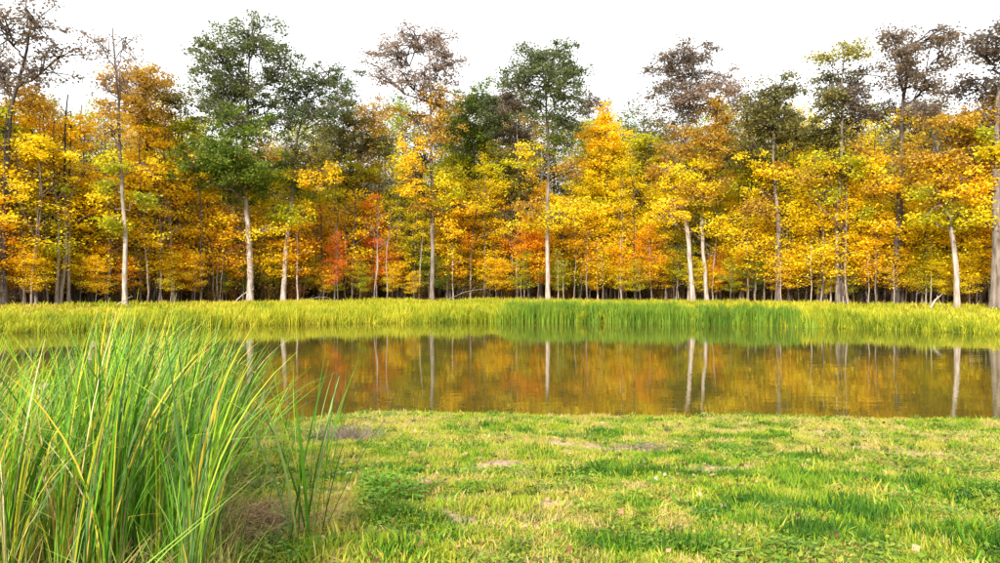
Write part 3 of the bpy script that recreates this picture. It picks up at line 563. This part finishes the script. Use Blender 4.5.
# the lawn in front
LAWN = leaf_mat('lawn_grass', [(.03, .10, .010), (.085, .23, .012), (.21, .36, .018), (.37, .41, .025), (.50, .45, .06), (.50, .40, .15)], inst='hue', trans=.35, spread=.3)
lt = proto_objs(with_mat([make_tuft(40 + k, 26, .052, .006, .085, .7, 2) for k in range(6)], LAWN), 'lawn_tuft')
N = 62000; d = 3.2 + (17.2 - 3.2) * rng.random(N) ** .9; x = (rng.uniform(-560, 680, N)) / F * d; y = d
d2 = rng.uniform(0, 1, N)
keep = (y < y_near(x) + .05) & ~((x < -.34 * y) & (y > 4.4) & (d2 < .6))
x, y = x[keep], y[keep]
bare = spotmask(x, y, BARE); keep = (rng.random(len(x)) > bare * .93) & (rng.random(len(x)) > .8 * sstep(.60, .72, fbm(x, y, 2.7, 61))); x, y = x[keep], y[keep]; n = len(x)
lush = spotmask(x, y, LUSH); dryn = fbm(x, y, .45, 51); fine = fbm(x, y, 2.2, 53)
hue = .65 - .26 * sstep(.6, .75, fbm(x, y, 3.4, 63)) + .7 * (dryn - .45) + 1.25 * (fine - .5) + 1.25 * (fbm(x, y, 6.5, 59, 2) - .5) + rng.normal(size=n) * .12 - .07 * sstep(-1, 5, x) - .44 * lush + .05 * sstep(9, 14, y) + .12 * (spotmask(x, y, [(a, b, c * 1.8, d * 1.8) for a, b, c, d in BARE]))
sc_ = (.75 + .6 * fbm(x, y, 1.1, 55)) * rng.uniform(.7, 1.3, n) * np.where(rng.random(n) < .04, 1.6, 1); zs = sc_ * (.8 + .8 * lush + .5 * sstep(.6, .8, fbm(x, y, 3.1, 57))) * np.where(y > y_near(x) - .9, 1.25, 1)
o = scatter('lawn_grass', np.stack([x, y, height(x, y)], 1), eul(n, .15), np.stack([sc_ * 1.2, sc_ * 1.2, zs], 1), rng.integers(0, 6, n), lt, np.clip(hue, .01, .99))
tag(o, 'rough yellow-green grass sloping down to the near water edge', 'grass')
# tussocks and clover give the lawn its rough face
TUSS = leaf_mat('tussock_grass', [(.03, .08, .010), (.07, .17, .012), (.15, .26, .02), (.30, .32, .04)], inst='hue', trans=.25)
tt_ = proto_objs(with_mat([make_tuft(70 + k, 46, .15, .007, .07, .8, 3) for k in range(4)], TUSS), 'tussock')
N = 2400; d = 3.6 + 12.2 * rng.random(N); x = rng.uniform(-330, 620, N) / F * d; y = d; lm = spotmask(x, y, LUSH)
keep = (y < y_near(x) - .3) & (rng.random(N) < .16 + .8 * lm + .40 * sstep(.55, .7, fbm(x, y, .9, 81))); x, y, lm = x[keep], y[keep], lm[keep]; n = len(x); sz = rng.uniform(.45, 1.0, n)
o = scatter('grass_tussocks', np.stack([x, y, height(x, y)], 1), eul(n, .2), np.stack([sz, sz, sz * rng.uniform(.6, 1.0, n)], 1), rng.integers(0, 4, n), tt_, rng.random(n) * .7)
tag(o, 'coarser dark green grass tussocks dotted over the lawn', 'grass')
CLOV = leaf_mat('clover_leaf', [(.05, .11, .012), (.11, .20, .016), (.20, .30, .025), (.32, .38, .05)], inst='hue', trans=.3)
cm = []
for k in range(4):
    rg = np.random.default_rng(60 + k); mb = MB(); c_ = rg.normal(size=(26, 3)) * np.array([.07, .07, .012]) + np.array([0, 0, .045]); mb.leaves(c_, .034, rg.random(26), 1.2, rg); cm.append(mb.mesh('clover'))
N = 9000; d = 3.6 + 12.2 * rng.random(N); x = rng.uniform(-340, 640, N) / F * d; y = d
keep = (y < y_near(x) - .25) & (rng.random(N) < .65 * sstep(.50, .62, fbm(x, y, 1.3, 83))) & (rng.random(N) > spotmask(x, y, BARE)); x, y = x[keep], y[keep]; n = len(x)
o = scatter('clover', np.stack([x, y, height(x, y)], 1), eul(n, .1), rng.uniform(.7, 1.3, n)[:, None] * np.ones(3), rng.integers(0, 4, n), proto_objs(with_mat(cm, CLOV), 'clover_patch'), np.clip(.5 + rng.normal(size=n) * .2, 0, 1))
tag(o, 'low small-leaved clover growing in patches through the lawn', 'clover')
# fallen leaves lying in the grass
LITTER = leaf_mat('fallen_leaf', [(.07, .04, .02), (.16, .08, .03), (.38, .22, .08), (.70, .56, .34)], inst='hue')
lf = []
for k in range(3):
    mb = MB(); mb.leaves(np.zeros((1, 3)), .07, [.5], 3., np.random.default_rng(k)); lf.append(mb.mesh('leaf'))
n = 1500; d = 3.8 + 11 * rng.random(n); x = rng.uniform(-300, 560, n) / F * d; y = d
o = scatter('fallen_leaves', np.stack([x, y, height(x, y) + .045], 1), eul(n, .4), rng.uniform(.5, 1.1, n)[:, None] * np.ones(3), rng.integers(0, 3, n), proto_objs(with_mat(lf, LITTER), 'litter_leaf'), rng.random(n))
tag(o, 'scattered dry brown and straw leaves in the lawn', 'fallen leaves')

# broadleaf weeds in the lawn
def weed_mesh(seed, nl, rad, hgt, lsz):
    rg = np.random.default_rng(7000 + seed); mb = MB()
    for k in range(nl):
        az = rg.random() * 6.28; r = rad * rg.random() ** .6; base = np.array([math.cos(az) * r, math.sin(az) * r, hgt * (.25 + .75 * rg.random()) * (1 - .5 * (r / rad) ** 2)])
        mb.tube(np.array([[base[0] * .3, base[1] * .3, -.01], base]), [.003, .002], 3)
        u = np.array([math.cos(az), math.sin(az), .25 * rg.normal()]); u /= np.linalg.norm(u); s_ = np.cross([0, 0, 1], u); l_ = lsz * (.6 + .7 * rg.random())
        upv = np.array([0, 0, .18 * l_]); v = np.array([base, base + u * l_ * .35 - s_ * l_ * .3 + upv, base + u * l_ * .5 + upv * .4, base + u * l_ * .35 + s_ * l_ * .3 + upv, base + u * l_ - s_ * l_ * .02, base + u * l_ * .72 - s_ * l_ * .24 + upv * .6, base + u * l_ * .72 + s_ * l_ * .24 + upv * .6])
        mb.add(v, [[0, 2, 5, 1], [0, 3, 6, 2], [2, 4, 4, 5], [2, 6, 4, 4]] if False else [[0, 2, 5, 1], [0, 3, 6, 2], [2, 6, 4, 5]], np.full(3, rg.random()))
    return mb.mesh('foliage')
WEEDM = leaf_mat('weed_leaf', [(.05, .13, .010), (.09, .23, .012), (.17, .34, .02), (.30, .42, .04)], trans=.3)
WEEDP = leaf_mat('weed_leaf_pale', [(.12, .25, .03), (.20, .34, .05), (.30, .42, .09)], trans=.3)
WM = [weed_mesh(k, 60, .20, .16, .07) for k in range(3)] + [weed_mesh(5 + k, 34, .16, .08, .06) for k in range(2)]
def weed(px, py, k, s, m, label, group=None):
    x, y = ground_at(px, py); o = obj('weed', WM[k], m); o.location = (x, y, hz(x, y)); o.rotation_euler = (0, 0, random.random() * 6.28); o.scale = (s, s, s * random.uniform(.8, 1.1)); tag(o, label, 'weed', group)
for q in [(384, 494), (398, 488), (408, 497), (376, 484), (392, 503)]: weed(*q, random.randint(0, 2), random.uniform(.8, 1.15), WEEDM, 'bushy bright green weed in the leafy patch beside the lone cattail clump', 'weeds in the leafy patch')
for q in [(464, 488), (478, 489), (471, 494)]: weed(*q, random.randint(0, 2), .6, WEEDM, 'small dark green weed just below the tan soil mound', 'weeds below the soil mound')
for q in [(798, 552), (812, 556), (784, 549), (942, 516), (956, 520), (928, 513), (773, 514), (794, 513), (694, 514), (706, 517)]: weed(*q, random.randint(0, 2), random.uniform(.4, .6), WEEDP, 'flat pale-leaved weed rosette in the greener lawn', 'pale weed rosettes')
for q in [(723, 452), (690, 457), (655, 488), (585, 480), (838, 470), (905, 505), (870, 530), (745, 520), (560, 535), (640, 520), (975, 470), (760, 446), (530, 449), (497, 434), (612, 438)]: weed(*q, random.randint(0, 4), random.uniform(.5, .8), WEEDM, 'low dark green weed scattered in the open lawn', 'scattered dark weeds')

# soil mounds, pale stones and scraps
m, t, out = new_mat('dry_soil'); tc = t.nodes.new('ShaderNodeTexCoord'); nn = noise(t, 14, 6, tc.outputs['Object'])
r = ramp(t, [(.3, (.17, .11, .065)), (.5, (.28, .185, .115)), (.72, (.37, .26, .165))]); t.links.new(nn, r.inputs[0])
p = t.nodes.new('ShaderNodeBsdfPrincipled'); p.inputs['Roughness'].default_value = .95; b = t.nodes.new('ShaderNodeBump'); b.inputs['Strength'].default_value = .8; b.inputs['Distance'].default_value = .02
t.links.new(nn, b.inputs['Height']); t.links.new(b.outputs[0], p.inputs['Normal']); t.links.new(r.outputs[0], p.inputs['Base Color']); t.links.new(p.outputs[0], out.inputs[0]); SOIL = m
def mound(px, py, rx, ry, h, label, name='soil_mound', cat='soil mound', mat=SOIL, seed=1):
    x, y = ground_at(px, py); k, nr = 28, 9; vs = []; mb = MB()
    for a in range(nr):
        rr = 1 - a / (nr - 1)
        for b_ in range(k):
            th = b_ / k * 2 * math.pi; w_ = 1 + .3 * (vnoise(math.cos(th) * 2 + 5, math.sin(th) * 2 + 5, 1, seed) - .5)
            xx, yy = rx * rr * w_ * math.cos(th), ry * rr * w_ * math.sin(th)
            vs.append((xx, yy, hz(x + xx, y + yy) - hz(x, y) - .02 + h * (1 - rr ** 2.5) * (.75 + .5 * float(vnoise(xx, yy, 9, seed)))))
    mb.add(vs, [[a * k + b_, a * k + (b_ + 1) % k, (a + 1) * k + (b_ + 1) % k, (a + 1) * k + b_] for a in range(nr - 1) for b_ in range(k)])
    o = obj(name, mb.mesh(name, True), mat); o.location = (x, y, hz(x, y)); tag(o, label, cat)
mound(494, 469, .30, .22, .11, 'oval bare tan soil mound rising from the lawn')
mound(456, 499, .13, .11, .05, 'little pinkish bare soil heap near the oval tan mound', seed=3)
mound(425, 482, .10, .10, .05, 'pale dusty soil heap between the leafy weed patch and the oval mound', seed=6)
m, t, out = new_mat('pale_stone'); p = t.nodes.new('ShaderNodeBsdfPrincipled'); p.inputs['Roughness'].default_value = .8; tc = t.nodes.new('ShaderNodeTexCoord')
r = ramp(t, [(.3, (.5, .47, .44)), (.7, (.8, .78, .76))]); t.links.new(noise(t, 30, 5, tc.outputs['Object']), r.inputs[0]); t.links.new(r.outputs[0], p.inputs['Base Color']); t.links.new(p.outputs[0], out.inputs[0]); STONE = m
mound(656, 481, .035, .03, .07, 'small whitish stone in the grass beside a dark grass tussock', 'stone', 'stone', STONE, 8)
mound(387, 448, .035, .03, .05, 'tiny whitish stone near the tilted lone blade', 'stone', 'stone', STONE, 9)

# ------------------------------------------------------------------ cattails in front
def cat_leaf(seed, bend, fold=None, tw=.8, segs=9):
    """a strap leaf one unit long and one wide unit of 2 cm, V-shaped across"""
    rg = np.random.default_rng(8000 + seed); t_ = np.linspace(0, 1, segs + 1)
    ang = bend * t_ ** 1.7
    if fold: ang = ang + np.where(t_ > fold[0], fold[1], 0)
    st = 1.0 / segs; x = np.concatenate([[0], np.cumsum(np.sin(ang[1:]) * st)]); z = np.concatenate([[0], np.cumsum(np.cos(ang[1:]) * st)])
    ww = .0095 * np.clip(.55 + 1.6 * t_, 0, 1) * np.clip((1 - t_) * 2.6, .06, 1) ** .8; ta = math.pi / 2 + tw * (t_ - .3) + [.8, -.7, .5, -.9, .3, -.4, .9, -.8, .7][seed]
    sx, sy = np.cos(ta) * ww / 2, np.sin(ta) * ww / 2; c = np.stack([x, 0 * x, z], 1); s_ = np.stack([sx, sy, 0 * sx], 1); dn = np.stack([sy, -sx, 0 * sx], 1) * .35
    v = np.concatenate([c - s_, c + dn, c + s_]); n = segs + 1
    f = [[k, k + 1, n + k + 1, n + k] for k in range(segs)] + [[n + k, n + k + 1, 2 * n + k + 1, 2 * n + k] for k in range(segs)]
    mb = MB(); mb.add(v, f, np.full(len(f), .5)); return mb.mesh('leaf', True)
CL = [cat_leaf(0, .25), cat_leaf(1, .5), cat_leaf(2, .75), cat_leaf(3, .35, tw=1.6), cat_leaf(4, 1.05), cat_leaf(5, .6, tw=-1.2), cat_leaf(6, .45, (.72, 1.1)), cat_leaf(7, .4, (.82, 1.5)), cat_leaf(8, .15)]
CG = leaf_mat('cattail_green', [(.03, .10, .010), (.08, .22, .014), (.18, .38, .02), (.40, .53, .04)], trans=.25, objvar=1.0)
CBL = leaf_mat('cattail_blue_green', [(.05, .12, .03), (.10, .20, .055), (.20, .31, .09), (.34, .42, .12)], trans=.25, objvar=1.0)
CY = leaf_mat('cattail_yellow', [(.36, .42, .03), (.54, .52, .04), (.66, .52, .05), (.66, .42, .09)], trans=.3, objvar=1.0)
CT = leaf_mat('cattail_dry', [(.42, .30, .14), (.60, .46, .24), (.70, .58, .34)], trans=.2, objvar=1.0)
CDK = leaf_mat('cattail_dark', [(.02, .06, .015), (.03, .09, .02), (.06, .15, .025)], trans=.15, objvar=1.0)
FLUFF = leaf_mat('seed_fluff', [(.42, .30, .20), (.60, .48, .36), (.72, .62, .50)], trans=.3)
BROWNM = bark_mat('cattail_spike', (.10, .05, .02), (.17, .09, .04), 40)
def cattail(x, y, hgt, nl, label, group, mats, lean=.14, wind=0., spreadk=1.0, head=False, leaves=None, wmul=1.0):
    z = max(hz(x, y), -.25) - .03
    o = empty('cattail_plant', (x, y, z)); tag(o, label, 'cattail', group)
    for k in range(nl):
        if leaves: mi, az, ti, ln, mat = leaves[k]; ln *= 1.18; ti *= 1.5
        else:
            az = wind + random.gauss(0, .75) + (3.14 if random.random() < .12 else 0); ti = lean * abs(random.gauss(1, .5)); ln = hgt * random.uniform(.45, 1.1)
            mat = random.choices(mats[0], mats[1])[0]; mi = random.choices(range(9), (4, 4, 2.5, 3.5, 1.0, 3.5, 2.2, 2.2, 4))[0]
        lf = obj('leaf', CL[mi], mat, o); r = .03 * spreadk * random.random(); th = random.random() * 6.28
        lf.location = (r * math.cos(th), r * math.sin(th), 0); lf.rotation_mode = 'ZYX' if False else 'XYZ'
        lf.rotation_euler = (0, ti, az)
        wv = random.uniform(.75, 1.25) * wmul; lf.scale = (ln, ln, ln)
        lf.scale = (ln, ln * wv, ln)
    if head:
        mb = MB(); C = curve((0, 0, 0), (.04, 0, hgt * .5), (hgt * .16, 0, hgt * .95), 8); mb.tube(C, np.linspace(.006, .004, 8), 5); obj('stalk', mb.mesh('stalk', True), CY, o)
        mb = MB(); C2 = C[-1] + np.array([[.0, 0, -.16], [.01, 0, -.1], [.02, 0, -.03], [.03, 0, 0]]); mb.tube(C2, [.008, .013, .012, .004], 7); sp = obj('seed_head', mb.mesh('seed_head', True), BROWNM, o)
        mb = MB(); rg = np.random.default_rng(5); mb.leaves(C2[rg.integers(0, 4, 260)] + rg.normal(size=(260, 3)) * .016, .022, rg.random(260), 0, rg); obj('fluff', mb.mesh('fluff'), FLUFF, sp, 'stuff')
    return o
MG = ([CG, CBL, CY, CT], [6.5, 2.0, 2.2, .5]); MBK = ([CG, CBL, CY, CT], [3.5, 5.5, 2.0, .9])
cnt = 0; tries = 0
while cnt < 292 and tries < 9000:
    tries += 1
    d = 4.2 + 8.6 * random.random() ** 1.2; px = random.uniform(-110, (200 if d < 7 else 222) + 12 * math.sin(d * 1.7)); x = (px - CX) / F * d
    if d < 4.4 and px > 215: continue
    if random.random() > .55 + .6 * float(vnoise(x * 1.4, d * 1.4, 1, 77)): continue
    g = hz(x, d); g = max(g, -.25)
    top = 326 + random.uniform(0, 34) + max(0, 6 - d) * 16 + (28 if px < 60 else 0) + max(0, 120 - abs(px - 120)) * 0
    hg = CAMZ + (HY - top) / F * d - g
    if hg < .7: continue
    hg = min(hg, 2.2) * 1.17
    back_ = d > 7.0
    kind_ = random.choices(range(4), (6.5, 2.4, 1.6, .8) if not back_ else (3, 5, 1.5, 1.2))[0]
    mw = ([CG, CBL, CY, CT], [(9, .8, .9, .25), (4, 5, .7, .3), (4, .3, 5, .4), (4, 2, 2, 1.6)][kind_])
    what = ['fresh green cattail', 'grey-green cattail', 'yellowing cattail', 'half-dry straw-tinged cattail'][kind_]
    part_ = 'beside the dry thatch' if (px > 165 and d < 6.5) else 'nearest the loose outward-leaning shoots' if px > 165 else 'around the fluffy seed heads' if d > 6.2 and px < 125 else 'in deep water' if g < .02 else 'in the thick of the stand'
    lb = ('%s %s of the reed stand' % (what, part_.replace(' of the stand', '')),) * 2
    lb_ = ('tall grey-green cattail leaning downwind at the far side of the thick stand', 'cattails at the far side of the stand') if back_ else ('bright green cattail among yellowing blades at the near side of the thick stand', 'cattails at the near side of the stand')
    cattail(x, d, hg, random.randint(18, 24), lb[0], lb[1], mw, random.uniform(.12, .28) if back_ else random.uniform(.01, .10), .05, wmul=min(1.0, .36 + d * .07)); cnt += 1
# two with burst seed heads
for px, d, top, lb in ((80, 8.5, 334, 'cattail with a burst whitish fluffy seed head, taller than its neighbours in the stand'), (33, 7.2, 376, 'cattail with a drooping pale fluffy seed head among short blades of the stand')):
    x = (px - CX - 14) / F * d; cattail(x, d, CAMZ + (HY - top) / F * d - max(hz(x, d), -.25), 6, lb, None, MBK, .15, 0, head=True)
# clumps standing apart in the grass
def clump(px, py, rows, label):
    x, y = ground_at(px, py); cattail(x, y, 1, len(rows), label, None, None, leaves=rows, spreadk=5, wmul=2.5)
rr = random.random
clump(308, 541, [(8, 0, .02, 1.28, CG), (0, 0, .03, 1.12, CBL), (8, 0, -.10, 1.18, CG), (0, 3.1, .10, 1.05, CG), (3, 3.1, .16, .95, CBL), (8, .5, .10, 1.2, CG), (0, .4, .06, .85, CG), (8, 3.0, .03, .9, CG), (3, 1.2, .1, 1.1, CBL), (8, 5.0, .12, .8, CG), (1, .2, .02, .6, CY), (0, .1, .09, 1.22, CG), (3, 3.1, .08, 1.15, CBL), (1, 3.2, .12, 1.1, CG), (8, .2, .14, 1.0, CBL), (0, 2.9, .02, 1.26, CG), (8, 4.5, .1, 1.1, CG)], 'upright clump of fresh green cattail blades standing alone in the grass')
clump(321, 540, [(8, .0, .02, 1.12, CDK), (0, .0, .26, .98, CDK), (8, 0, .07, .92, CDK), (8, .3, .12, .75, CDK), (0, 3.1, .05, .8, CBL)], 'few blackish-green cattail blades, one leaning far out over the lawn')
clump(268, 505, [(8, 0, .02, .98, CBL), (0, 0, .06, .92, CG), (0, 3.1, .06, .85, CBL), (8, .4, .12, .9, CBL), (3, .1, .15, .8, CG), (8, 3., .0, .7, CDK), (0, 3.2, .1, 1.05, CG), (8, .1, .05, 1.1, CDK), (3, .2, .1, 1.0, CBL)], 'thin dark cattail clump between the thick stand and the lone upright clump')
clump(256, 470, [(0, 0, .16, 1.2, CBL), (1, .2, .12, 1.1, CG), (0, .1, .2, 1.0, CBL), (8, .3, .24, 1.0, CG)], 'loose cattail shoots leaning outward from the edge of the thick stand')
clump(246, 549, [(8, 3.1, .22, .52, CDK), (0, 3.1, .3, .42, CDK)], 'short blackish cattail stub leaning over the dry brown thatch')
clump(379, 457, [(8, 0, .42, .38, CDK)], 'single short dark blade tilted over the lawn')
# dry thatch and weed stalks at the foot of the stand
def tangle(px, py, rx, ry, n, h, name, label, mat, cat):
    x, y = ground_at(px, py); rg = np.random.default_rng(int(px)); mb = MB()
    for k in range(n):
        a = np.array([rg.normal() * rx * .5, rg.normal() * ry * .5, 0]); a[2] = hz(x + a[0], y + a[1]) - hz(x, y); e = a + np.array([rg.normal() * .16, rg.normal() * .16, h * (.2 + rg.random())]); m_ = (a + e) / 2 + rg.normal(size=3) * .04
        mb.tube(curve(a, m_, e, 4), [.003, .0026, .002, .0012], 3); nq = len(mb.t); mb.t[-1][:] = rg.random()
    o = obj(name, mb.mesh(name), mat, kind='stuff'); o.location = (x, y, hz(x, y)); tag(o, label, cat)
THATCH = leaf_mat('thatch', [(.18, .10, .05), (.34, .21, .11), (.52, .37, .18), (.62, .50, .26)], trans=.1, spread=1.0)
TWIGM = leaf_mat('dry_stalk', [(.10, .07, .06), (.22, .16, .13), (.40, .33, .28)], trans=.1, spread=1.0)
tangle(236, 548, .42, .6, 900, .11, 'dry_thatch', 'tangled reddish-brown dead thatch at the foot of the cattail stand', THATCH, 'thatch')
tangle(262, 522, .4, .5, 420, .10, 'dry_thatch', 'thin brown dead stalks under the thin dark cattail clump', THATCH, 'thatch')
tangle(346, 440, .45, .4, 420, .22, 'dry_stalks', 'grey-brown dead weed stalks in the lawn near the pond edge', TWIGM, 'dead weeds')
tangle(645, 451, .3, .25, 160, .10, 'dry_stalks', 'small dark patch of dead stalks on bare soil in mid lawn', TWIGM, 'dead weeds')
n = 1500; d = 3.3 + 9 * rng.random(n); x = rng.uniform(-620, -265, n) / F * d; y = d
st = proto_objs(with_mat([make_tuft(90 + k, 9, .4, .009, .12, .9, 3) for k in range(4)], leaf_mat('dead_blade', [(.12, .08, .035), (.30, .22, .08), (.24, .34, .04), (.14, .30, .03)], inst='hue', trans=.2)), 'dead_tuft')
o = scatter('dead_blades', np.stack([x, y, np.maximum(height(x, y), -.1) - .01], 1), eul(n, .35), rng.uniform(.5, 1.3, n)[:, None] * np.ones(3), rng.integers(0, 4, n), st, rng.random(n))
tag(o, 'dead and broken blades littering the floor of the cattail stand', 'dead reeds')
